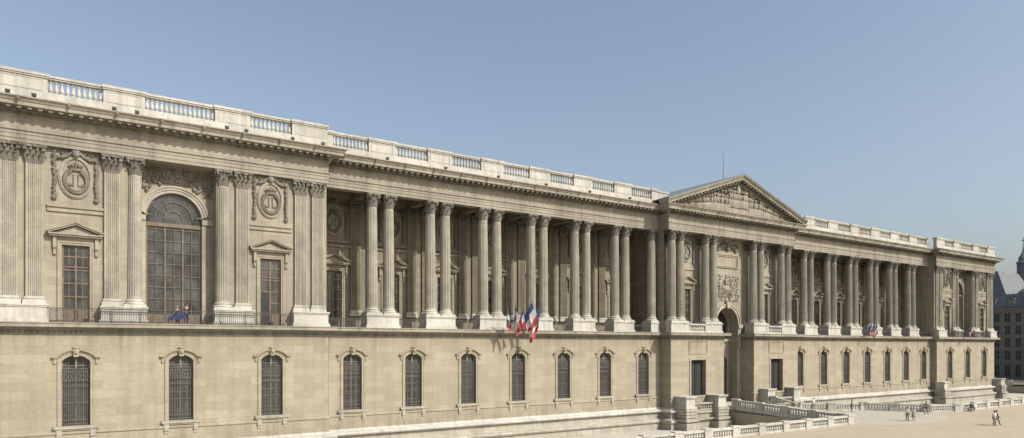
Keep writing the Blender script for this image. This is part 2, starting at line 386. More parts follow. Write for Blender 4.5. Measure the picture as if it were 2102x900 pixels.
def leaf(mb, frame, w, h, z0):
    # frame(u, o) -> x,y ; u sideways, o outward
    pts = [(.0,0,.55),(.05,.35,1.0),(.09,.65,.95),(.17,.88,.75),(.27,.98,.5),(.31,.88,.22)]
    vs = []; fs = []
    for o,t,s_ in pts:
        for u,e in ((-1,0),(-.5,.025),(0,.05),(.5,.025),(1,0)):
            x,y = frame(u*w*s_, o+e); vs.append((x,y,z0+t*h))
    for j in range(len(pts)-1):
        for i in range(4): fs.append((j*5+i, j*5+i+1, (j+1)*5+i+1, (j+1)*5+i))
    mb.add(vs, fs)
def capital_mesh():
    mb = MB(); z0 = 10.85
    mb.lathe([(.50,0),(.55,.04),(.55,.09),(.47,.11),(.47,.6),(.53,.95),(.64,1.17)], 16, (0,0,z0))
    for row,(k,h,off,rb) in enumerate(((8,.52,0,.47),(8,.88,.5,.475))):
        for i in range(k):
            a = 2*PI*(i+off)/k; ca,sa = math.cos(a),math.sin(a)
            leaf(mb, lambda u,o: (ca*(rb+o)-sa*u, sa*(rb+o)+ca*u), .17, h, z0+.1)
    for i in range(4):
        a = PI/4+i*PI/2; ca,sa = math.cos(a),math.sin(a); t = (-sa,ca); n = (ca,sa)
        for d in (-.09,.09):
            q = (n[0]*.78+t[0]*d, n[1]*.78+t[1]*d)
            mb.tube((q[0]-t[0]*.05,q[1]-t[1]*.05,z0+1.04),(q[0]+t[0]*.05,q[1]+t[1]*.05,z0+1.04),.14,.14,8)
        mb.add([(n[0]*.5-t[0]*.1,n[1]*.5-t[1]*.1,z0+.72),(n[0]*.5+t[0]*.1,n[1]*.5+t[1]*.1,z0+.72),(n[0]*.84+t[0]*.1,n[1]*.84+t[1]*.1,z0+1.17),(n[0]*.84-t[0]*.1,n[1]*.84-t[1]*.1,z0+1.17)],[(0,1,2,3)])
        a2 = i*PI/2; mb.blob((math.cos(a2)*.66, math.sin(a2)*.66, z0+1.24),(.12,.12,.12))
    poly = []
    for i in range(4):
        a = PI/4+i*PI/2
        for da,r in ((-.1,.93),(.1,.93)): poly.append((r*math.cos(a+da), r*math.sin(a+da)))
        for da,r in ((.42,.72),(PI/4,.64),(PI/2-.42,.72)): poly.append((r*math.cos(a+da), r*math.sin(a+da)))
    mb.slab(poly, z0+1.17, z0+1.35)
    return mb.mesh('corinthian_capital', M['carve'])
def colbase_mesh():
    mb = MB(); mb.box(-.82,.82,-.82,.82,0,.2)
    mb.lathe([(.80,.2),(.83,.25),(.83,.32),(.78,.37),(.69,.39),(.67,.43),(.70,.47),(.73,.5),(.72,.55),(.64,.58),(.62,.62)],20)
    return mb.mesh('attic_base', M['white'])
ME_SH, ME_CAP, ME_CB = shaft_mesh(), capital_mesh(), colbase_mesh()
def pil_meshes():
    w,d = .55,.24; mb = MB(); pts = [(-w,0),(-w,-d)]; nf = 7; m_ = .09; step = (2*w-2*m_)/nf
    for k in range(nf):
        a = -w+m_+k*step
        pts += [(a+.02,-d),(a+.05,-d+.045),(a+step/2,-d+.06),(a+step-.05,-d+.045),(a+step-.02,-d)]
    pts += [(w,-d),(w,0)]
    mb.slab(pts, .6, 10.85); sh = mb.mesh('fluted_pilaster', M['col'])
    mb = MB(); z0 = 10.85
    mb.box(-.55,.55,-.27,0,z0,z0+.09); mb.box(-.5,.5,-.22,0,z0+.09,z0+1.17)
    for h,xs in ((.52,(-.36,0,.36)),(.88,(-.5,-.18,.18,.5))):
        for x in xs: leaf(mb, lambda u,o: (x+u, -.2-o), .17, h, z0+.1)
    for sg in (-1,1):
        leaf(mb, lambda u,o: (sg*(.48+o), -.12+u), .12, .52, z0+.1)
        mb.tube((sg*.62,-.5,z0+1.03),(sg*.62,-.3,z0+1.03),.15,.15,8); mb.tube((sg*.22,-.42,z0+1.03),(sg*.22,-.3,z0+1.03),.09,.09,8)
        mb.add([(sg*.3,-.24,z0+.75),(sg*.42,-.24,z0+.72),(sg*.74,-.46,z0+1.17),(sg*.58,-.46,z0+1.17)],[(0,1,2,3)])
    mb.slab([(-.8,0),(-.8,-.52),(-.68,-.6),(-.4,-.42),(0,-.36),(.4,-.42),(.68,-.6),(.8,-.52),(.8,0)], z0+1.17, z0+1.35)
    mb.blob((0,-.42,z0+1.25),(.12,.1,.12)); ca = mb.mesh('pilaster_capital', M['carve'])
    mb = MB(); mb.box(-.76,.76,-.46,0,0,.2); mb.box(-.74,.74,-.44,0,.2,.36); mb.box(-.63,.63,-.32,0,.36,.44); mb.box(-.67,.67,-.36,0,.44,.55); mb.box(-.59,.59,-.28,0,.55,.62)
    return sh, ca, mb.mesh('pilaster_base', M['white'])
ME_PS, ME_PC, ME_PB = pil_meshes()
def column(x, y):
    o = part('column', ME_SH, (x,y,ZCB)); ob('capital', ME_CAP, o); ob('column_base', ME_CB, o)
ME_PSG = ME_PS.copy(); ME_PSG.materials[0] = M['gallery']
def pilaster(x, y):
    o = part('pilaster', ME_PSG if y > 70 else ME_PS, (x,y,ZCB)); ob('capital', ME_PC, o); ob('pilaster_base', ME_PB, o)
def ped_mesh(w, d, name='pedestal'):
    mb = MB(); h = ZCB-ZL
    mb.box(-w-.12,w+.12,-d-.12,d+.12,-.01,.22); mb.box(-w-.05,w+.05,-d-.05,d+.05,.22,.32); mb.box(-w,w,-d,d,.32,h-.22)
    mb.box(-w-.06,w+.06,-d-.06,d+.06,h-.22,h-.12); mb.box(-w-.11,w+.11,-d-.11,d+.11,h-.12,h-.003)
    return mb.mesh(name, M['white'])
ME_PED2 = ped_mesh(1.74,.8); ME_PED1 = ped_mesh(.84,.8); ME_PEDP = ped_mesh(1.62,.42)
for f in (lambda x:x, mir):
    for p in PAIRS:
        part('pedestal', ME_PED2, (f(p),YC,ZL))
        for d in (-.91,.91):
            column(f(p)+d, YC); pilaster(f(p)+d, 70.5)
    column(f(66.75), YC); part('pedestal', ME_PED1, (f(66.75),YC,ZL)); pilaster(f(66.7),70.5)
for sg in (-1,1):
    for p in (5.25, 11.9):
        part('pedestal', ME_PED2, (CX+sg*p,64.15,ZL))
        for d in (-.83,.83): column(CX+sg*p+d, 64.18); pilaster(CX+sg*p+d, 65.4)
for cx in (LP,RP):
    for sg in (-1,1):
        for d in (5.03,10.2,11.8): pilaster(cx+sg*d, 64.4)
        column(cx+sg*3.42, 64.62)
        part('pedestal', ME_PEDP, (cx+sg*11.0,64.0,ZL)); part('pedestal', ME_PEDP, (cx+sg*4.22,64.0,ZL))

# ---- ground floor windows
def ground_window_meshes():
    hw,z0,zs,rise = GW; ap = arch_pts(hw,zs,rise)
    mb = MB(); lp = [(-hw,z0)]+ap+[(hw,z0)]; mb.prism(lp,.42,.46); gl = mb.mesh('window_pane', M['glass'])
    mb = MB(); mb.band([(-hw,z0),(-hw,zs)]+ap[1:-1]+[(hw,zs),(hw,z0)], -.1, 0, .34, .43)
    for x in (-.02,): mb.box(x-.05,x+.09,.35,.425,z0,zs+rise-.05)
    for z in (3.6,4.4,5.2,6.0,6.8,7.5): mb.box(-hw,hw,.37,.425,z-.03,z+.03)
    for x in (-.48,.48): mb.box(x-.025,x+.025,.37,.425,z0,zs+rise-.14)
    fr = mb.mesh('window_frame', M['wframe'])
    mb = MB()
    for i in range(15): x = -.89+i*1.78/14; mb.box(x-.018,x+.018,.2,.24,z0,7.3)
    for z in (2.95,3.25,4.6,5.9,6.35,7.05,7.28): mb.box(-hw,hw,.19,.25,z-.022,z+.022)
    for i in range(8):
        x0 = -.9+i*.225
        for a,b in ((6.37,7.03),(7.03,6.37)): mb.tube((x0,.21,a),(x0+.225,.21,b),.016,.016,4)
    gr = mb.mesh('iron_grille', M['grille'])
    mb = MB(); P = [(-hw,z0)]+ap+[(hw,z0)]
    mb.band(P,0,.2,-.06,.01); mb.band(P,.2,.28,-.09,.01)
    hood = [(-1.6,zs+.2),(-1.3,zs+.2)]+[(a,b) for a,b in arch_pts(1.22,zs+.26,.5)]+[(1.3,zs+.2),(1.6,zs+.2)]
    mb.band(hood,0,.1,-.15,.01); mb.band(hood,.1,.2,-.24,.01)
    mb.prism([(-.17,8.2),(.17,8.2),(.24,8.95),(-.24,8.95)],-.28,.01); mb.blob((0,-.3,8.62),(.17,.12,.24)); mb.blob((0,-.28,8.92),(.25,.12,.1))
    for sg in (-1,1): mb.box(*sorted((sg*1.3,sg*1.48)),-.1,.01,zs-.2,zs+.19)
    su = mb.mesh('window_surround', M['wall'])
    mb = MB(); mb.box(-1.5,1.5,-.26,.3,z0-.22,z0-.003); mb.box(-1.4,1.4,-.18,.01,z0-.34,z0-.22)
    for sg in (-1,1): mb.box(*sorted((sg*.95,sg*1.3)),-.2,.01,1.95,z0-.34); mb.box(*sorted((sg*.98,sg*1.27)),-.12,.01,1.7,1.95)
    si = mb.mesh('window_sill', M['base'])
    return gl, fr, gr, su, si
GWM = ground_window_meshes()
def ground_window(x, y):
    o = part('window', GWM[0], (x,y,0))
    for n,m_ in zip(('frame','grille','surround','sill'), GWM[1:]): ob(n, m_, o)
for cx in (LP,RP):
    for d in (-7.5,0,7.5): ground_window(cx+d, 63.9)
for x in BAYS: ground_window(x, 65.0); ground_window(mir(x), 65.0)

# ---- pedimented windows
def aed_frame(opened):
    hw,z0,zs,_ = WO; mb = MB(); zo = z0+3.15
    for x in (-hw+.06,0,hw-.06): mb.box(x-.07,x+.07,.15,.245,z0,zs)
    for z in (z0+.1,z0+1.0,z0+2.05,z0+3.1,z0+4.15,z0+4.4,z0+5.2,zs-.06):
        mb.box(0 if (opened and z < zo-.1) else -hw,hw,.17,.245,z-.05,z+.05)
    mb.box(.435,.485,.19,.245,z0,zs); mb.box(-.485,-.435,.19,.245,zo if opened else z0,zs)
    for x in ((.46,) if opened else (-.46,.46)): mb.box(x-.34,x+.34,.18,.25,z0+.15,z0+.95)
    return mb.mesh('window_frame', M['wood'])
def aed_meshes():
    hw,z0,zs,_ = WO
    mb = MB(); mb.box(-hw,hw,.24,.28,z0,zs); gl = mb.mesh('window_pane', M['glass'])
    mb = MB(); P = [(-hw,z0),(-hw,zs),(hw,zs),(hw,z0)]
    mb.band(P,0,.16,-.06,.01); mb.band(P,.16,.3,-.11,.01); mb.box(-1.25,1.25,-.08,.01,17.32,17.62)
    for sg in (-1,1): mb.box(*sorted((sg*1.28,sg*1.52)),-.26,.01,16.7,17.62); mb.box(*sorted((sg*1.3,sg*1.5)),-.16,.01,16.2,16.7)
    su = mb.mesh('window_surround', M['upper'])
    mb = MB(); mb.box(-1.75,1.75,-.42,.01,17.62,17.75); mb.box(-1.82,1.82,-.52,.01,17.75,17.86)
    mb.prism([(-1.5,17.86),(1.5,17.86),(0,18.5)],-.2,.01)
    mb.band([(-1.84,17.86),(0,18.56),(1.84,17.86)],0,.12,-.46,.01); mb.band([(-1.84,17.86),(0,18.56),(1.84,17.86)],.12,.2,-.54,.01)
    pe = mb.mesh('window_pediment', M['upper'])
    return gl, aed_frame(False), su, pe
AEM = aed_meshes(); ME_OPEN = aed_frame(True)
def aed_window(x, y, opened=False):
    o = part('window', AEM[0], (x,y,0))
    if opened:
        o['label'] = 'tall pedimented window with its left leaf standing open'
        mb = MB(); mb.box(-.8,-.07,.2,.236,ZL,ZL+3.05); ob('gap_shade_panel', mb.mesh('gap_shade_panel', M['black']), o)  # black panel stands in for the unlit room behind the open leaf
    for n,m_ in zip(('frame','surround','pediment'), AEM[1:]): ob(n, ME_OPEN if (opened and n == 'frame') else m_, o)
# ---- medallions with crowned double L
def med_meshes():
    zc = 22.35; a,b = 1.08,1.58
    ell = lambda s_,n=32: [(a*s_*math.sin(2*PI*i/n), zc+b*s_*math.cos(2*PI*i/n)) for i in range(n)]
    mb = MB(); mb.prism(ell(.98),-.06,.01); mb.band(ell(1.0),-.14,0,-.16,.01,True); mb.band(ell(1.0),.0,.1,-.1,.01,True)
    disc = mb.mesh('medallion', M['upper'])
    mb = MB()
    for i in range(34):
        t = 2*PI*i/34
        if abs(math.sin(t/2)) < .2: continue
        for k in (-1,0,1): mb.blob((.76*math.sin(t)*(1+.1*k), -.16, zc-.3+.88*math.cos(t)*(1+.1*k)), (.08,.12,.14), t+PI/2+.5*k, 6, 4)
    wr = mb.mesh('wreath', M['carve'])
    mb = MB(); z = zc+.52
    mb.box(-.36,.36,-.24,-.05,z,z+.13)
    for i in range(5):
        x = -.32+i*.16; mb.tube((x,-.14,z+.1),(x*1.35,-.18,z+.34),.06,.045,5); mb.tube((x*1.35,-.18,z+.34),(x*.3,-.18,z+.57),.055,.045,5); mb.blob((x*1.35,-.2,z+.36),(.085,.06,.085),0,6,4)
    mb.blob((0,-.17,z+.64),(.11,.08,.12),0,6,4); cr = mb.mesh('crown', M['carve'])
    mb = MB()
    for sg in (-1,1):
        mb.box(*sorted((sg*.12,sg*.20)),-.14,-.05,zc-.68,zc+.18)
        mb.box(*sorted((sg*.20,sg*.47)),-.14,-.05,zc-.68,zc-.60); mb.box(*sorted((sg*.40,sg*.47)),-.14,-.05,zc-.60,zc-.48)
        mb.box(*sorted((sg*.07,sg*.25)),-.13,-.05,zc+.18,zc+.23)
    mono = mb.mesh('monogram', M['carve'])
    mb = MB(); R = random.Random(3)
    mb.blob((0,-.22,zc+1.82),(.26,.22,.32)); mb.blob((0,-.2,zc+2.02),(.36,.16,.14))
    for sg in (-1,1):
        for i in range(34):
            t = i/33
            if t < .4: q = t/.4; x = .3+1.1*q; z = zc+1.86-.42*math.sin(q*PI*.9)*.6-.25*q
            else: q = (t-.4)/.6; x = 1.4+.03*math.sin(q*9); z = zc+1.5-3.2*q
            s_ = .12+.06*R.random()
            if i == 33: s_ = .22
            mb.blob((sg*x+R.uniform(-.05,.05),-.12-R.uniform(0,.06),z),(s_,.11,s_*.85),R.random()*3,6,4)
        for i in range(26):
            mb.blob((sg*R.uniform(.4,1.7),-.08-R.uniform(0,.05),zc+R.uniform(1.45,2.1)),(.11,.08,.06),R.random()*3,6,4)
    ga = mb.mesh('garland', M['carve'])
    return disc, wr, cr, mono, ga
MEM = med_meshes()
def medallion(x, y):
    o = part('medallion', MEM[0], (x,y,0))
    for n,m_ in zip(('wreath','crown','monogram','garland'), MEM[1:]): ob(n, m_, o)
for cx in (LP,RP):
    for d in (-7.5,7.5): aed_window(cx+d,64.4,cx == LP and d > 0); medallion(cx+d,64.4)
for f in (lambda x:x, mir):
    for i,x in enumerate(BAYS):
        aed_window(f(x),70.5)
        if i < 6: medallion(f(x),70.5)
        else:
            mb = MB(); n = 28; el = [(f(x)+1.0*math.sin(2*PI*k/n), 22.35+1.4*math.cos(2*PI*k/n)) for k in range(n)]
            mb.prism(el,70.4,70.49); o = mpart('oculus', mb, M['glass'])
            mb = MB(); mb.band(el,0,.25,70.3,70.51,True); ob('surround', mb.mesh('oculus_surround', M['upper']), o)
for sg in (-1,1): aed_window(CX+sg*8.6,65.4); medallion(CX+sg*8.6,65.4)

# ---- pavilion arch windows
def relief(mb, x0,x1,z0,z1,y,n,R,smin=.1,smax=.28):
    for _ in range(n):
        s_ = R.uniform(smin,smax); mb.blob((R.uniform(x0,x1),y-R.uniform(0,.05),R.uniform(z0,z1)),(s_,.12,s_*R.uniform(.4,.9)),R.random()*3,6,4)
for c0 in (LP,RP):
    cx = acx(c0); ap = arch_pts(AW,AZ,AW,20); y = 65.98
    mb = MB(); mb.prism([(cx-AW,ZL)]+[(cx+a,b) for a,b in ap]+[(cx+AW,ZL)],y,y+.05); w = mpart('window', mb, M['glass'])
    mb = MB()
    for i in range(7): x = cx-2.1+i*.7; hw_ = .065 if i in (0,2,4,6) else .024; mb.box(x-hw_,x+hw_,y-.12,y+.01,ZL,19.4)
    for k in range(9): z = ZL+.2+k*1.0; mb.box(cx-AW,cx+AW,y-.09,y+.01,z-.028,z+.028)
    mb.box(cx-AW,cx+AW,y-.2,y+.01,19.3,19.62)
    mb.box(cx-AW+.05,cx+AW-.05,y-.14,y+.01,ZL,ZL+.9)
    for i in range(1,6):
        t = PI*i/6; mb.tube((cx+.6*math.cos(t),y-.05,AZ-.1+.6*math.sin(t)),(cx+2.1*math.cos(t),y-.05,AZ+2.1*math.sin(t)),.028,.028,4)
    mb.band([(cx+a*.3,AZ-.05+(b-AZ)*.3) for a,b in ap],0,.06,y-.1,y+.01); mb.band([(cx+a*.66,AZ-.05+(b-AZ)*.66) for a,b in ap],0,.05,y-.1,y+.01)
    mb.band([(cx+a,b) for a,b in ap],-.12,0,y-.14,y+.01)
    ob('frame', mb.mesh('window_frame', M['wood']), w)
    P = [(cx-AW,AZ+.15)]+[(cx+a,b) for a,b in ap]+[(cx+AW,AZ+.15)]
    mb = MB(); mb.band(P,0,.25,65.6,65.71); mb.band(P,.25,.46,65.54,65.71); mb.band(P,.46,.58,65.46,65.71)
    for x0,x1 in ((c0-2.88,cx-AW),(cx+AW,c0+2.88)): mb.box(x0,x1,65.5,65.71,AZ-.35,AZ+.1)
    for x0,x1 in ((cx-AW-.3,cx-AW),(cx+AW,cx+AW+.3)): mb.box(x0,x1,65.6,65.71,ZL,AZ-.35)
    ob('surround', mb.mesh('archivolt', M['base']), w)
    mb = MB(); R = random.Random(5)
    mb.prism([(c0-2.7,23.0),(c0+2.7,23.0),(c0+2.7,24.3),(c0-2.7,24.3)],65.62,65.71)
    for _ in range(140):
        u = R.uniform(-2.7,2.7); top = 24.25; d2 = u+c0-cx; lo = AZ+.2+math.sqrt(max(0,8.6-d2*d2)) if abs(d2) < 2.9 else AZ+.8
        if lo > top: continue
        s_ = R.uniform(.1,.24); mb.blob((c0+u,65.6,R.uniform(lo,top)),(s_,.14,s_*.6),R.random()*3,6,4)
    mpart('carved_spandrel', mb, M['carve'])

# ---- centre bay carvings
mb = MB(); R = random.Random(11)
mb.prism([(CX-2.7,15.6),(CX+2.7,15.6),(CX+2.7,18.9),(CX+1.7,20.0),(CX-1.7,20.0),(CX-2.7,18.9)],65.34,65.41)
mb.blob((CX-.2,65.25,17.4),(.95,.24,.45),.15); mb.blob((CX+.9,65.22,18.0),(.28,.2,.6),.5); mb.blob((CX+1.2,65.2,18.5),(.32,.2,.17),.5)
for d in (-.9,-.5,.4,.8): mb.tube((CX+d,65.24,17.2),(CX+d+.25,65.2,16.5),.13,.09,6); mb.tube((CX+d+.25,65.2,16.5),(CX+d,65.24,16.1),.08,.07,6)
mb.blob((CX-.4,65.2,18.3),(.26,.22,.55)); mb.blob((CX-.35,65.18,19.0),(.17,.17,.2)); mb.tube((CX-.3,65.2,18.6),(CX+.4,65.18,18.9),.1,.07,6)
mb.blob((CX-1.3,65.24,18.6),(.9,.15,.3),-.5); mb.blob((CX-1.6,65.24,17.9),(.3,.2,.7)); mb.blob((CX-1.6,65.2,18.7),(.16,.16,.2))
relief(mb, CX-2.55,CX+2.55,15.7,16.9,65.31,110,R,.07,.2); relief(mb, CX-2.5,CX+2.5,16.8,19.3,65.31,190,R,.07,.22)
mpart('carved_relief', mb, M['ent'])
mb = MB()
for q in (0,.2): mb.band([(CX-2.3+q,20.5+q),(CX-2.3+q,22.2-q),(CX+2.3-q,22.2-q),(CX+2.3-q,20.5+q)],0,.12,65.24+q*.3,65.41,True)
mpart('stone_panel', mb, M['upper'])
mb = MB(); mb.blob((CX,65.2,23.3),(.45,.3,.5)); 
for sg in (-1,1): mb.blob((CX+sg*1.2,65.22,23.4),(.9,.2,.24),sg*.25); mb.blob((CX+sg*1.9,65.25,23.1),(.5,.2,.35),sg*.5)
relief(mb, CX-2.5,CX+2.5,22.8,24.1,65.3,40,R); mpart('carved_relief', mb, M['carve'])

# ---- pediment
PA, PX = 32.65, 15.0
rk = [(CX-PX,27.62),(CX,PA),(CX+PX,27.62)]
mb = MB(); mb.prism([(CX-13.6,27.7),(CX+13.6,27.7),(CX,32.5)],63.75,64.2); mpart('tympanum', mb, M['upper'])
mb = MB(); yf = 63.66
mb.band(rk,-.42,-.22,yf-.28,yf+.3); mb.band(rk,-.22,0.0,yf-.36,yf+.3); mb.band(rk,0,.3,yf-1.12,yf+.5); mb.band(rk,.3,.48,yf-1.24,yf+.5); mb.band(rk,.48,.62,yf-1.38,yf+.5)
mpart('raking_cornice', mb, M['ent'])
for sg in (-1,1):
    for i in range(1,23):
        mb = MB(); t = i/23; x = CX+sg*PX*(1-t); z = 27.62+(PA-27.62)*t; mb.box(x-.14,x+.14,yf-1.0,yf-.35,z-.24,z-.01)
        mpart('raking_modillion', mb, M['carve'])
mb = MB(); R = random.Random(21); x = -11.6
while x < 11.6:
    h = (1-abs(x)/13.4)*4.4
    if h > .4:
        s_ = min(h, 2.8)/2.7; lean = R.uniform(-.35,.35)+(-.6 if x < -6 else .6 if x > 6 else 0)
        zb = 27.85
        if abs(x) < 2.2: zb = 28.7
        mb.blob((CX+x,63.52,zb+.62*s_),(.36*s_+.08,.3,.75*s_),lean); mb.blob((CX+x+.7*s_*math.sin(lean),63.44,zb+1.5*s_),(.28*s_,.3,.5*s_),lean)
        mb.blob((CX+x+1.2*s_*math.sin(lean),63.36,zb+2.15*s_),(.18*s_+.03,.22,.23*s_))
        mb.tube((CX+x,63.4,zb+1.7*s_),(CX+x+R.uniform(-1,1)*s_,63.34,zb+R.uniform(1.0,2.3)*s_),.11*s_,.08*s_,5)
        mb.tube((CX+x,63.42,zb+.6*s_),(CX+x+R.uniform(-.9,.9)*s_,63.36,zb+.1),.13*s_,.09*s_,5)
        mb.blob((CX+x+R.uniform(-.4,.4),63.5,zb+.2),(.6*s_,.25,.22*s_),R.uniform(-.4,.4))
    x += R.uniform(.4,.6)
for _ in range(620):
    x = R.uniform(-12.2,12.2); h = (1-abs(x)/13.5)*4.45; s_ = R.uniform(.07,.22)
    if h > .4: mb.blob((CX+x,63.62-R.uniform(0,.14),27.85+h*R.random()**.8),(s_,.18,s_*R.uniform(.5,1.9)),R.uniform(-1.3,1.3),6,4)
mb.box(CX-2.4,CX+2.4,63.35,63.8,27.8,28.6); mb.blob((CX,63.35,31.2),(.4,.3,.55)); mb.blob((CX,63.35,31.75),(.2,.2,.22))
mpart('pediment_sculpture', mb, M['ent'])
mb = MB(); mb.band(rk,.63,.72,yf-1.42,76.5); mpart('pediment_roof', mb, M['lead'])
mb = MB(); mb.prism([(CX-14.4,27.7),(CX+14.4,27.7),(CX,32.7)],76.0,76.4); mpart('rear_gable', mb, M['lead'])
mb = MB(); mb.tube((CX,66,33.0),(CX,66,37.3),.05,.025,6); mb.blob((CX,66,33.3),(.14,.14,.2)); mpart('roof_mast', mb, M['iron'])

# ---- roof balustrade
def baluster_mb(mb, c, h=1.1, n=10):
    s_ = h/1.1; x,y,z = c
    mb.box(x-.14,x+.14,y-.14,y+.14,z,z+.12*s_); mb.box(x-.13,x+.13,y-.13,y+.13,z+1.0*s_,z+h)
    mb.lathe([(.1,.12*s_),(.08,.17*s_),(.135,.26*s_),(.16,.36*s_),(.135,.5*s_),(.085,.72*s_),(.075,.84*s_),(.11,.9*s_),(.11,1.0*s_)], n, c)
mb = MB(); baluster_mb(mb,(0,0,0),1.12); ME_BAL = mb.mesh('baluster', M['white'])
far_bal = MB(); near_count = [0]
def roof_bal(x0, x1, yf_, panels, near):
    mb = MB(); y0,y1 = yf_, yf_+.6
    mb.box(x0,x1,y0-.18,y1,ZT-.1,ZT+.42); mb.box(x0,x1,y0-.06,y1,ZT+.42,ZT+.72)
    xs = x0; zb, zt = ZT+.72, ZT+.72+1.12
    seg = []
    for cx,w in sorted(panels):
        seg.append((xs,cx-w/2,0)); seg.append((cx-w/2,cx+w/2,1)); xs = cx+w/2
    seg.append((xs,x1,0))
    for a,b,k in seg:
        if k == 0:
            mb.box(a,b,y0,y1,zb,zt); mb.box(a-.06,b+.06,y0-.1,y1+.1,zt+.003,zt+.13); mb.box(a-.1,b+.1,y0-.16,y1+.14,zt+.13,zt+.33)
            if b-a > 1.2: mb.band([(a+.35,zb+.2),(a+.35,zt-.15),(b-.35,zt-.15),(b-.35,zb+.2)],0,.08,y0-.03,y0+.01,True)
        else:
            mb.box(a+.06,b-.06,y0+.05,y1-.05,zt,zt+.12); mb.box(a+.1,b-.1,y0-.02,y1,zt+.12,zt+.29)
    o = mpart('balustrade', mb, M['white'])
    for cx,w in panels:
        n = int(round(w/.36))
        for i in range(n):
            p = (cx-w/2+(i+.5)*w/n, y0+.3, zb)
            if near and near_count[0] < 98:
                near_count[0] += 1; ob('baluster', ME_BAL, o, Vector(p))
            else: baluster_mb(far_bal, p, 1.12, 6)
roof_bal(LP-12.6, 21.95, 64.0, [(LP-7.5,3.7),(LP,5.4),(LP+7.5,3.7)], True)
roof_bal(22.3, 67.3, 65.3, [(x,3.7) for x in BAYS], True)
roof_bal(mir(67.3), mir(22.3), 65.3, [(mir(x),3.7) for x in BAYS], False)
roof_bal(RP-12.6, RP+12.6, 64.0, [(RP-7.5,3.7),(RP,5.4),(RP+7.5,3.7)], False)
o = mpart('baluster_row', far_bal, M['white']); o['kind'] = 'stuff'
for sg in (-1,1):
    mb = MB(); a,b = sorted((CX+sg*11.3,CX+sg*14.0)); mb.box(a,b,66.0,72,ZT-.1,ZT+2.0); mb.box(a-.1,b+.1,65.9,72.1,ZT+2.0,ZT+2.2)
    mpart('attic_block', mb, M['white'])

# ---- first floor balustrade of the centre, railings
for sg in (-1,1):
    mb = MB(); a,b = CX+sg*8.6-1.5, CX+sg*8.6+1.5
    mb.box(a,b,63.3,63.7,ZL,ZL+.2); mb.box(a,b,63.27,63.73,ZL+1.0,ZL+1.2)
    for i in range(8): baluster_mb(mb,(a+.2+i*(b-a-.4)/7,63.5,ZL+.2),.8,8)
    mpart('balustrade', mb, M['white'])
def railing(x0, x1, y, z, h=1.1, sp=.16, th=.011):
    mb = MB(); n = int((x1-x0)/sp)
    mb.box(x0,x1,y-.03,y+.03,z+h-.06,z+h); mb.box(x0,x1,y-.02,y+.02,z+.1,z+.14); mb.box(x0,x1,y-.02,y+.02,z+h-.22,z+h-.18)
    for i in range(n+1):
        x = x0+(x1-x0)*i/n; r = .03 if i % 12 == 0 else th
        mb.box(x-r,x+r,y-r,y+r,z,z+h-.03)
    mpart('balcony_railing', mb, M['iron'])
for cx in (LP,RP): railing(cx-9.2,cx+9.2,63.38,ZL,1.1,.17,.013)
for f in (lambda x:x, mir):
    e = [22.1]+[v for p in PAIRS for v in (p-1.86,p+1.86)]+[65.85]
    for a,b in zip(e[::2], e[1::2]): a,b = sorted((f(a),f(b))); railing(a,b,65.3,ZL,.95,.14)

# ---- forecourt podium and pedestals at the foot of the building
def block(x0,x1,y0,y1,top=2.3):
    mb = MB(); d = .06
    mb.box(x0+.15,x1-.15,y0+.15,y1,.9,top-.3); mb.box(x0-.02,x1+.02,y0-.02,y1,.9,1.12); mb.box(x0+.05,x1-.05,y0+.05,y1,top-.3,top-.16); mb.box(x0-.05,x1+.05,y0-.05,y1,top-.16,top)
    o = mpart('stone_pedestal', mb, M['white']); mb = MB()
    mb.box(x0,x1,y0,y1,-1.9,.89); mb.box(x0-.2,x1+.2,y0-.2,y1,.55,.8); mb.box(x0-.3,x1+.3,y0-.3,y1,-.75,-.4); mb.box(x0-.4,x1+.4,y0-.4,y1,-1.9,-.95)
    for z in (-.25,.18): mb.box(x0-.1,x1+.1,y0-.1,y1,z,z+.34)
    ob('pedestal_base', mb.mesh('pedestal_base', M['base']), o)
for c in (-12.4,-6.2): block(CX+c-.95,CX+c+.95,61.0,63.18,2.5)
for c in (5.4,11.6): block(CX+c-.95,CX+c+.95,61.6,63.18,2.9)
for d in (-12.4,12.4): block(RP+d-1.0,RP+d+1.0,62.2,63.88)
for sg in (-1,1):
    mb2 = MB(); a,b = (CX-11.35,CX-7.25) if sg < 0 else (CX+6.45,CX+10.55)
    mb2.box(a,b,61.9,63.19,-1.9,.5); mb2.box(a,b,61.7,63.19,.2,.42); mb2.box(a,b,61.5,63.19,-.7,-.45); mb2.box(a,b,61.85,62.25,.5,.7); mb2.box(a,b,61.8,62.3,1.35,1.55)
    for i in range(9): baluster_mb(mb2,(a+.25+i*(b-a-.5)/8,62.05,.7),.65,8)
    mpart('podium', mb2, M['base'])

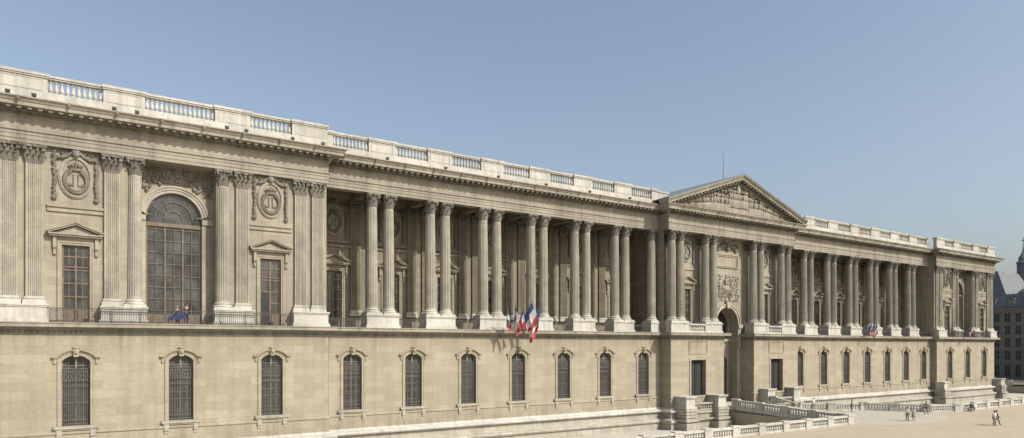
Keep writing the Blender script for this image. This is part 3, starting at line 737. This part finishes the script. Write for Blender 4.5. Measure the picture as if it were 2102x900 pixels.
# ------------------------------------------------------------------ ground
mb = MB(); mb.add([(-900,-600,-1.86),(1500,-600,-1.86),(1500,1500,-1.86),(-900,1500,-1.86)],[(0,1,2,3)]); struct('ground', mb.mesh('ground', M['moat']))
plz = [(-400,-300),(700,-300),(700,500),(188,500),(188,45),(105,45),(100.3,47),(95.9,53.3),(87.5,58),(86.8,63.1),(77.5,63.1),(77.5,44.3),(-400,44.3)]
mb = MB(); mb.slab(plz,-1.84,0); struct('plaza', mb.mesh('plaza', M['sand']))
mb = MB(); mb.add([(x,y,.006) for x,y in [(77.9,44.5),(77.9,50),(86.9,57),(95.3,52.6),(99.8,46.6),(98,43),(93,40.5),(86,39.5),(80,41),(77.9,43)]],[tuple(range(10))]); struct('path', mb.mesh('path', M['pave']))
mb = MB(); mb.add([(77.9,47,.01),(86.4,47,.01),(86.4,65.3,1.0),(77.9,65.3,1.0),(77.9,47,-.1),(86.4,47,-.1),(86.4,65.3,-.1),(77.9,65.3,-.1)],[(0,1,2,3),(0,3,7,4),(1,5,6,2),(2,6,7,3)])
thing('bridge_ramp','pale stone ramp of the bridge rising to the arched entrance','bridge',me=mb.mesh('bridge_ramp', M['pave']))

# ---- moat balustrades
mb = MB(); baluster_mb(mb,(0,0,0),.62,8); ME_B2 = mb.mesh('baluster', M['white'])
def moat_balustrade(label, pts, zf, per=4.2):
    c = Vector((pts[0][0],pts[0][1],0)); root = thing('stone_balustrade', label, 'balustrade', c); cnt = 0; rest = MB()
    for p,q in zip(pts, pts[1:]):
        dx,dy = q[0]-p[0], q[1]-p[1]; l = math.hypot(dx,dy); t = (dx/l,dy/l); n = (t[1],-t[0]); k = max(1,int(round(l/per)))
        for i in range(k+1):
            u = i*l/k; x,y = p[0]+t[0]*u, p[1]+t[1]*u; z = zf(x,y); mb = MB()
            w = .55 if k > 1 else .4
            mb.obox((x,y),t,n,w,-.24,.24,z-.3,z+.95); mb.obox((x,y),t,n,w+.06,-.31,.31,z+.95,z+1.12); mb.obox((x,y),t,n,w+.05,-.3,.3,z-.3,z+.2)
            me = mb.mesh('pier', M['white']); ob('pier', me, root, -c)
            if i < k:
                u2 = (i+1)*l/k; x2,y2 = p[0]+t[0]*u2, p[1]+t[1]*u2; z2 = zf(x2,y2)
                for nm,oo in (('rail',((-.22,.81),(.22,.81),(.22,1.03),(-.22,1.03))),('footing',((-.2,-.3),(.2,-.3),(.2,.19),(-.2,.19)))):
                    mb = MB(); vs = []
                    for (a,b,zz) in ((x,y,z),(x2,y2,z2)):
                        for o,h in oo: vs.append((a+n[0]*o,b+n[1]*o,zz+h))
                    mb.add(vs,[(j,(j+1)%4,4+(j+1)%4,4+j) for j in range(4)]); ob(nm, mb.mesh(nm, M['white']), root, -c)
                L2 = l/k-2*w; m_ = int(L2/.34)
                for j in range(m_):
                    uu = u+w+(j+.5)*L2/m_; px,py = p[0]+t[0]*uu, p[1]+t[1]*uu; pz = zf(px,py)+.19
                    if cnt < 98: cnt += 1; ob('baluster', ME_B2, root, Vector((px,py,pz))-c)
                    else: baluster_mb(rest,(px,py,pz),.62,6)
    if rest.v:
        o = ob('baluster_row', rest.mesh('baluster_row', M['white']), root, -c); o['kind'] = 'stuff'
flat = lambda x,y: 0.0
rise_ = lambda x,y: max(0,min(1,(y-47)/18.3))
moat_balustrade('pale stone balustrade along the near edge of the moat, left of the bridge', [(77.2,44.5),(28,44.5)], flat)
moat_balustrade('stone balustrade on the left side of the bridge, running up to the central pedestals', [(77.7,45.6),(77.7,60.8)], rise_)
moat_balustrade('bent stone balustrade on the right side of the bridge behind the strollers', [(86.6,61.2),(87.4,57.8),(95.7,53.1),(100.1,46.8),(104.4,44.8)], lambda x,y: rise_(x,y) if x < 87 else 0.0)
moat_balustrade('long stone balustrade at the right edge of the plaza before the far pavilion', [(105.6,44.8),(188.2,44.8),(188.2,110)], flat)

# ------------------------------------------------------------------ far buildings
def far_building(label, x0,x1,y0,y1,h,roofh,floors,domes=()):
    c = Vector((x0,y0,0)); root = thing('apartment_building', label, 'building', c)
    mb = MB(); mb.box(x0,x1,y0,y1,-.5,h); ob('wall', mb.mesh('wall', M['far']), root, -c)
    for z in (4.6,h-.6): mb = MB(); mb.box(x0-.3,x1+.3,y0-.3,y1+.3,z,z+.35); ob('cornice', mb.mesh('cornice', M['far']), root, -c)
    mb = MB(); i_ = roofh*.45
    vs = [(x0-.3,y0-.3,h),(x1+.3,y0-.3,h),(x1+.3,y1+.3,h),(x0-.3,y1+.3,h),(x0+i_,y0+i_,h+roofh),(x1-i_,y0+i_,h+roofh),(x1-i_,y1-i_,h+roofh),(x0+i_,y1-i_,h+roofh)]
    mb.add(vs,[(0,3,2,1),(4,5,6,7),(0,1,5,4),(1,2,6,5),(2,3,7,6),(3,0,4,7)]); rf = ob('roof', mb.mesh('roof', M['slate']), root, -c)
    nd = int((y1-y0)/4)
    for i in range(nd):
        yy = y0+(i+.5)*(y1-y0)/nd; mb = MB(); z = h+.35
        mb.box(x0+.1,x0+2.2,yy-.75,yy+.75,z,z+1.7); mb.box(x0+.0,x0+2.3,yy-.95,yy+.95,z+1.7,z+1.95); dm = ob('dormer', mb.mesh('dormer', M['far']), rf)
    for (dx,dy,r,dh) in domes:
        mb = MB(); mb.lathe([(r*1.06,0),(r*1.06,.35),(r,.4),(r,dh*.2),(r*.93,dh*.5),(r*.75,dh*.75),(r*.45,dh*.93),(r*.2,dh),(r*.12,dh*1.08),(r*.14,dh*1.2),(.05,dh*1.5)],14,(dx,dy,h-.1))
        ob('dome', mb.mesh('dome', M['slate']), root, -c)
    for i in range(3):
        yy = y0+(i+.5)*(y1-y0)/3; mb = MB(); mb.box(x0+5,x0+6.2,yy-1,yy+1,h,h+roofh+1.6)
        for k in (-.6,0,.6): mb.tube((x0+5.6,yy+k,h+roofh+1.6),(x0+5.6,yy+k,h+roofh+2.2),.2,.18,6)
        ob('chimney', mb.mesh('chimney', M['far']), rf)
    n = int((y1-y0)/2.4); cnt = 0; order = []
    for fl in range(floors):
        for i in range(n): order.append((abs(y0+(i+.5)*(y1-y0)/n-80),fl,i))
    for _,fl,i in sorted(order)[:92]:
        z = 1.0 if fl == 0 else 5.6+(fl-1)*(h-6.2)/(floors-1); yy = y0+(i+.5)*(y1-y0)/n; hh = 3.2 if fl == 0 else 2.3
        mb = MB(); mb.box(-.06,.02,-.62,.62,0,hh); o = ob('window', mb.mesh('window', M['black']), root, Vector((x0,yy,z))-c)
        mb = MB(); mb.box(-.14,.02,-.8,-.62,0,hh); mb.box(-.14,.02,.62,.8,0,hh); mb.box(-.2,.02,-.9,.9,hh,hh+.25); mb.box(-.09,0,-.04,.04,0,hh); mb.box(-.09,0,-.6,.6,hh*.55,hh*.55+.07); mb.box(-.25,.02,-.85,.85,-.2,0)
        ob('frame', mb.mesh('frame', M['far']), o)
far_building('grey stone block with low slate domes at the right edge beyond the moat', 212,232,50,97,19.5,3.6,5,[(216.5,75.0,3.6,5.4),(216.5,65,3.6,5.4),(216.5,90,3.6,5.4)])
far_building('taller building with a steep grey slate roof behind the domed block', 238,262,88,130,22.5,9.8,5)
sp = Vector((268.9,95.0,0)); ch = thing('church_tower','slender dark church spire with a cross above the far rooftops','church tower', sp)
mb = MB(); mb.box(-3,3,-3,3,-.5,30); mb.box(-3.3,3.3,-3.3,3.3,29.6,30.2); ob('wall', mb.mesh('wall', M['far']), ch)
mb = MB(); mb.lathe([(1.9,30.2),(1.9,36.5),(2.1,36.6),(2.1,37),(1.4,37.6),(1.5,38.5),(.9,39.4),(.35,40.5),(.1,43)],8); ob('lantern', mb.mesh('lantern', M['slate']), ch)
mb = MB(); mb.box(-.08,.08,-.08,.08,42.8,45.2); mb.box(-.07,.07,-.6,.6,44.2,44.4); mb.box(-.6,.6,-.07,.07,44.2,44.4); ob('cross', mb.mesh('cross', M['iron']), ch)

# ------------------------------------------------------------------ flags
def flag(base, d, label, group, seed, L=3.3, W=1.6, F=2.3, drift=None):
    R = random.Random(seed); root = thing('flag', label, 'flag', base, 0, group); d = Vector(d).normalized()
    mb = MB(); mb.tube((0,0,0), d*L, .035,.025,6); mb.blob(d*(L+.05),(.06,.06,.09)); ob('pole', mb.mesh('pole', M['wframe']), root)
    nu,nv = 12,18; ph = R.uniform(0,6); vs = []; fs = []; mb = MB()
    drift = R.uniform(.1,.4) if drift is None else drift
    cen = d*(L-W*.6)
    for j in range(nv+1):
        v = j/nv
        for i in range(nu+1):
            u = i/nu; p = d*(L-W+W*u); g = .5*v**.8
            x = p.x*(1-g)+cen.x*g; y = p.y*(1-g)+cen.y*g
            am = .13*v**.6
            x += am*math.sin(u*9+ph+v*2.0)+drift*v**1.3+.55*(u-.5)*v+.1*math.sin(v*5+ph); y += am*.9*math.cos(u*10+ph*1.3)-.1*v
            vs.append((x,y,p.z-F*v*(.87+.13*math.sin(u*5+ph))-.12*math.sin(u*PI)*(1-v)))
    for j in range(nv):
        for i in range(nu):
            st = (j+.5)/nv+.14*(i/nu-.5)
            mb.add([vs[j*(nu+1)+i],vs[j*(nu+1)+i+1],vs[(j+1)*(nu+1)+i+1],vs[(j+1)*(nu+1)+i]],[(0,1,2,3)], 0 if st < .37 else 1 if st < .72 else 2)
    me = mb.mesh('tricolour_cloth', [M['fblue'],M['fwhite'],M['fred']], False)
    bm = bmesh.new(); bm.from_mesh(me); bmesh.ops.remove_doubles(bm, verts=bm.verts, dist=1e-4); bm.to_mesh(me); bm.free()
    for p in me.polygons: p.use_smooth = True
    ob('cloth', me, root)
ordn = ['leftmost','second from the left','middle one','fourth from the left','rightmost']
for i,(bx,fx,L_,W_,F_,dr) in enumerate(((43.3,-.72,3.2,1.8,1.9,.15),(43.5,-.34,3.7,2.0,2.7,.45),(43.75,-.02,3.0,1.5,2.3,-.1),(43.9,.2,3.8,2.1,2.4,.55),(44.15,.62,3.4,1.9,2.9,.2))):
    flag((bx,64.22,10.9), (fx,-.6,.9), 'drooping blue white red flag, %s of the five beneath the left colonnade' % ordn[i], 'flags of the left colonnade cluster', 3+i*7, L_, W_, F_, dr)
for i in range(3):
    flag((117.0+(i-1)*.3,64.22,10.9), ((i-1)*.3,-.55,.95), 'drooping blue white red flag in the right colonnade cluster, %s of three' % ['leftmost','middle one','rightmost'][i], 'flags of the right colonnade cluster', 20+i, 2.5+.3*(i%2), 1.2, 1.5+.2*i, .1)
flag((RP-2.9,63.12,10.9), (.05,-.55,.95), 'single drooping tricolour flag on the ledge of the far right pavilion', 'flags of the far pavilion cluster', 40, 2.7, 1.3, 1.7, .1)

# ------------------------------------------------------------------ floodlights on the cornice
mbh = MB(); mbh.box(-.14,.14,-.1,.1,.08,.28); mbh.box(-.16,.16,-.13,-.09,.07,.29); ME_FH = mbh.mesh('housing', M['black'])
mbb = MB(); mbb.box(-.04,.04,-.04,.04,0,.09); mbb.box(-.14,.14,-.06,.06,0,.02); ME_FB = mbb.mesh('bracket', M['black'])
def flood(x,y,z,label,group):
    r = thing('floodlight', label, 'floodlight', (x,y,z), 0, group); ob('housing', ME_FH, r); ob('bracket', ME_FB, r)
for d in (-11.8,-10.2,-5.0,-3.4,3.4,5.0,9.0,11.8): flood(LP+d,62.72,27.645,'small black floodlight on the cornice edge of the near left pavilion','floodlights on the near pavilion cornice')
for p in PAIRS: flood(p,64.08,27.645,'small black floodlight on the cornice of the left colonnade','floodlights on the left colonnade cornice')
for d in (-6.9,7.3): flood(LP+d,63.26,10.89,'small black floodlight at the foot of the balcony railing of the near pavilion','floodlights on the near pavilion ledge')

# ------------------------------------------------------------------ people
def skinmesh(nodes, edges, root, name, mat, sub=1):
    me = bpy.data.meshes.new('tmp'); keys = list(nodes); ix = {k:i for i,k in enumerate(keys)}
    me.from_pydata([nodes[k][0] for k in keys], [(ix[a],ix[b]) for a,b in edges], [])
    o = bpy.data.objects.new('tmp', me); COL.objects.link(o)
    md = o.modifiers.new('s','SKIN'); md.use_smooth_shade = True
    if not me.skin_vertices: 
        bm = bmesh.new(); bm.from_mesh(me); bm.verts.layers.skin.verify(); bm.to_mesh(me); bm.free()
    for i,k in enumerate(keys):
        sv = me.skin_vertices[0].data[i]; r = nodes[k][1]; sv.radius = (r,r) if not isinstance(r,tuple) else r; sv.use_root = (k == root)
    sb = o.modifiers.new('u','SUBSURF'); sb.levels = sub; sb.render_levels = sub
    dg = bpy.context.evaluated_depsgraph_get(); out = bpy.data.meshes.new_from_object(o.evaluated_get(dg)); out.name = name
    bpy.data.objects.remove(o); out.materials.clear(); out.materials.append(mat)
    for p in out.polygons: p.use_smooth = True
    return out
def person(label, loc, rz, pose='stand', top=(.5,.5,.5), bottom=(.05,.06,.1), hair=(.05,.035,.025), skirt=False, h=1.72, bag=None):
    s = h/1.72; N = {}; E = []
    hipz = .93; lean = .0; pel_y = 0
    if pose == 'sit': hipz = .52
    if pose == 'lean': lean = .28
    def up(z): return -(z-hipz)*lean
    zz = lambda z: z if pose != 'sit' else z-.41
    N['pel'] = ((0,0,hipz),(.15,.115)); N['spi'] = ((0,up(zz(1.13)),zz(1.13)),(.135,.10)); N['che'] = ((0,up(zz(1.33)),zz(1.33)),(.165,.115))
    N['nek'] = ((0,up(zz(1.46)),zz(1.46)),.058); N['hd0'] = ((0,up(zz(1.54))-.015,zz(1.535)),.066); N['hd1'] = ((0,up(zz(1.61))-.015,zz(1.61)),(.078,.094)); N['hd2'] = ((0,up(zz(1.68)),zz(1.675)),(.064,.075))
    N['nos'] = ((0,up(zz(1.6))-.115,zz(1.59)),.016)
    E += [('pel','spi'),('spi','che'),('che','nek'),('nek','hd0'),('hd0','hd1'),('hd1','hd2'),('hd1','nos')]
    for sd,sg in (('l',-1),('r',1)):
        sw = sg*.22 if pose == 'walk' else 0
        y0 = up(zz(1.40))
        N['sh'+sd] = ((sg*.185,y0,zz(1.40)),.058)
        ey = y0+sw*.5; wy = y0+sw-.06
        ez, wz = zz(1.12), zz(.89)
        if pose == 'lean': ey, wy, ez, wz = y0-.12, y0-.34, zz(1.15), zz(1.08)
        if pose == 'sit': wy, wz = y0-.28, zz(1.02)
        N['el'+sd] = ((sg*.245,ey,ez),.045); N['wr'+sd] = ((sg*.25,wy,wz),.029)
        dv = (Vector(N['wr'+sd][0])-Vector(N['el'+sd][0])).normalized(); w = Vector(N['wr'+sd][0])
        N['pa'+sd] = (tuple(w+dv*.07),.034)
        E += [('che','sh'+sd),('sh'+sd,'el'+sd),('el'+sd,'wr'+sd),('wr'+sd,'pa'+sd)]
        for k,(oy,ln) in enumerate(((-.03,.075),(-.01,.09),(.01,.085),(.03,.065))):
            N['f%d'%k+sd] = (tuple(w+dv*(.09+ln)+Vector((-sg*.012,oy,0))),.0095); E.append(('pa'+sd,'f%d'%k+sd))
        N['th'+sd] = (tuple(w+dv*.08+Vector((-sg*.03,-.05,0))),.011); E.append(('wr'+sd,'th'+sd))
        lw = -sw
        if pose == 'sit':
            pts = ((sg*.1,-.02,.5),(sg*.13,-.44,.5),(sg*.12,-.42,.09))
        elif pose == 'walk':
            f = -1 if lw < 0 else 1
            pts = ((sg*.09,0,.9),(sg*.095,lw*.9-.05,.50),(sg*.09,lw*1.6+(.02),.085 if f < 0 else .13))
        else: pts = ((sg*.09,0,.9),(sg*.1,-.015,.5),(sg*.11,.02,.085))
        for nm,p,r in zip(('hp','kn','an'),pts,(.092,.062,.042)): N[nm+sd] = (p,r)
        a = pts[2]; N['to'+sd] = ((a[0]+sg*.03,a[1]-.17,max(.035,a[2]-.05)),.036)
        E += [('pel','hp'+sd),('hp'+sd,'kn'+sd),('kn'+sd,'an'+sd),('an'+sd,'to'+sd)]
    for k in N:
        p,r = N[k]; N[k] = (tuple(x*s for x in p), tuple(x*s for x in r) if isinstance(r,tuple) else r*s)
    grow = lambda ks,e: {k:(N[k][0], tuple(x*1.06+e for x in N[k][1]) if isinstance(N[k][1],tuple) else N[k][1]*1.06+e) for k in ks}
    root = thing('person', label, 'person', loc, rz, None, skinmesh(N,E,'pel','body',M['skin']))
    ks = ['pel','spi','che']+[a+b for a in ('sh','el') for b in 'lr']+(['wrl','wrr'] if top[0] < .2 else [])
    ob('shirt', skinmesh(grow(ks,.012),[e for e in E if e[0] in ks and e[1] in ks],'pel','shirt',cloth(top)), root)
    ks = ['pel']+[a+b for a in ('hp','kn','an') for b in 'lr']
    if skirt:
        mb = MB(); mb.lathe([(.30*s,.48*s),(.25*s,.7*s),(.19*s,.95*s),(.15*s,1.06*s)],16); ob('skirt', mb.mesh('skirt', cloth(bottom), True), root)
    else: ob('trousers', skinmesh(grow(ks,.014),[e for e in E if e[0] in ks and e[1] in ks],'pel','trousers',cloth(bottom)), root)
    for sd in 'lr':
        q = grow(['an'+sd,'to'+sd],.008); ob('shoe', skinmesh(q,[('an'+sd,'to'+sd)],'an'+sd,'shoe',M['black']), root)
    hp = Vector(N['hd1'][0]); mb = MB(); mb.blob(hp+Vector((0,.028,.045))*s,(.098*s,.108*s,.098*s),0,10,7); ob('hair', mb.mesh('hair', cloth(hair), True), root)
    for sg in (-1,1):
        mb = MB(); mb.blob(hp+Vector((sg*.033,-.088,.0))*s,(.012*s,.01*s,.008*s),0,6,4); ob('eye', mb.mesh('eye', M['black']), root)
    return root
person('walker in a pale shirt and dark trousers striding across the plaza, left of a pair', (86.0,42.3,.006), -1.1, 'walk', (.5,.48,.43), (.12,.1,.09))
person('walker in a light dress beside a companion in the middle of the plaza', (87.1,42.1,.006), -1.1, 'walk', (.45,.41,.35), (.32,.29,.25), (.12,.07,.04), True, 1.62)
person('walker in a tan jacket passing alone before the bent balustrade', (96.4,45.0,.006), 1.2, 'walk', (.3,.25,.2), (.13,.11,.1))
person('person in black standing where the bridge meets the plaza', (91.5,52.4,.006), .6, 'stand', (.05,.05,.06), (.2,.19,.18))
person('person in a pale coat walking on the bridge toward the entrance', (85.4,54.2,.41), 2.8, 'walk', (.5,.47,.42), (.3,.26,.23), (.2,.13,.07), False, 1.68)
person('person in a light shirt on the sand at far right, left of two', (89.2,34.3,0), -.4, 'stand', (.5,.48,.44), (.24,.22,.18))
person('person in dark clothes on the sand at far right, right of two', (90.0,34.4,0), .5, 'walk', (.07,.07,.08), (.12,.11,.12))
mb = MB(); mb.box(-.6,.6,-.3,.3,0,.40); mb.box(-.65,.65,-.34,.34,.40,.47)
thing('stone_bench','low stone block seat in front of the right hand balustrade','bench',(106.6,43.8,0),0,None,mb.mesh('stone_bench',M['white']))
person('seated person in dark clothes on the low stone block', (106.6,43.8,.03), -.6, 'sit', (.05,.05,.06), (.06,.06,.08))
person('person in dark blue leaning over the balcony railing before the great arched window', (9.65,63.87,10.92), .15, 'lean', (.02,.022,.04), (.025,.025,.045))
person('person in dull red bending at the balcony railing beside the blue sheet', (9.0,63.87,10.92), -.3, 'lean', (.13,.04,.04), (.03,.045,.1), (.3,.22,.14), False, 1.5)
mb = MB(); vs = []; R = random.Random(2)
for j in range(9):
    for i in range(17):
        u = i/16; v = j/8; x = 8.3+1.3*u+.1*math.sin(v*5)
        top = 11.62+.28*math.sin(u*PI)**2
        if v < .3: y,z = 63.54-.5*v, top-.1+v*.4
        else: y,z = 63.31-.07*math.sin(u*19+v)-.08*(v-.3), top-(v-.3)*(.4+.5*math.sin(u*PI)+.15*math.sin(u*13))
        vs.append((x,y,z))
mb.add(vs,[(j*17+i,j*17+i+1,(j+1)*17+i+1,(j+1)*17+i) for j in range(8) for i in range(16)])
thing('tarpaulin','crumpled dark blue sheet hung over the balcony railing below the arched window','sheet',(0,0,0),0,None,mb.mesh('tarpaulin',M['tarp'],True))

# ------------------------------------------------------------------ light, sky, camera
el, az = math.radians(41), math.radians(-27)
to_sun = Vector((-math.sin(az)*math.cos(el), -math.cos(az)*math.cos(el), math.sin(el)))
sl = bpy.data.lights.new('sun','SUN'); sl.energy = 5.0; sl.angle = math.radians(.5); sl.color = (1,.95,.86)
so = bpy.data.objects.new('sun', sl); COL.objects.link(so); so.rotation_euler = to_sun.to_track_quat('Z','Y').to_euler(); so.location = (0,-50,80)
w = bpy.data.worlds.new('World'); bpy.context.scene.world = w; w.use_nodes = True; nt = w.node_tree
sk = nt.nodes.new('ShaderNodeTexSky'); sk.sky_type = 'NISHITA'; sk.sun_disc = False; sk.sun_elevation = el; sk.sun_rotation = PI+az
sk.air_density = 1.15; sk.dust_density = 3.6; sk.ozone_density = 1.7; sk.altitude = 0
hs = nt.nodes.new('ShaderNodeHueSaturation'); hs.inputs['Saturation'].default_value = .82; hs.inputs['Value'].default_value = 1.12
nt.links.new(sk.outputs[0], hs.inputs['Color'])
bg = nt.nodes['Background']; nt.links.new(hs.outputs[0], bg.inputs[0]); bg.inputs[1].default_value = .145
cam = bpy.data.cameras.new('camera'); co = bpy.data.objects.new('camera', cam); COL.objects.link(co)
co.location = (0,0,9.0); co.rotation_euler = (PI/2,0,-math.atan2(.5583,.8297))
cam.sensor_width = 36; cam.lens = 1413/2102*36; cam.shift_y = 262/2102; cam.clip_end = 4000; cam.clip_start = .5
sc = bpy.context.scene; sc.camera = co
sc.view_settings.view_transform = 'Standard'; sc.view_settings.look = 'None'; sc.view_settings.exposure = 0
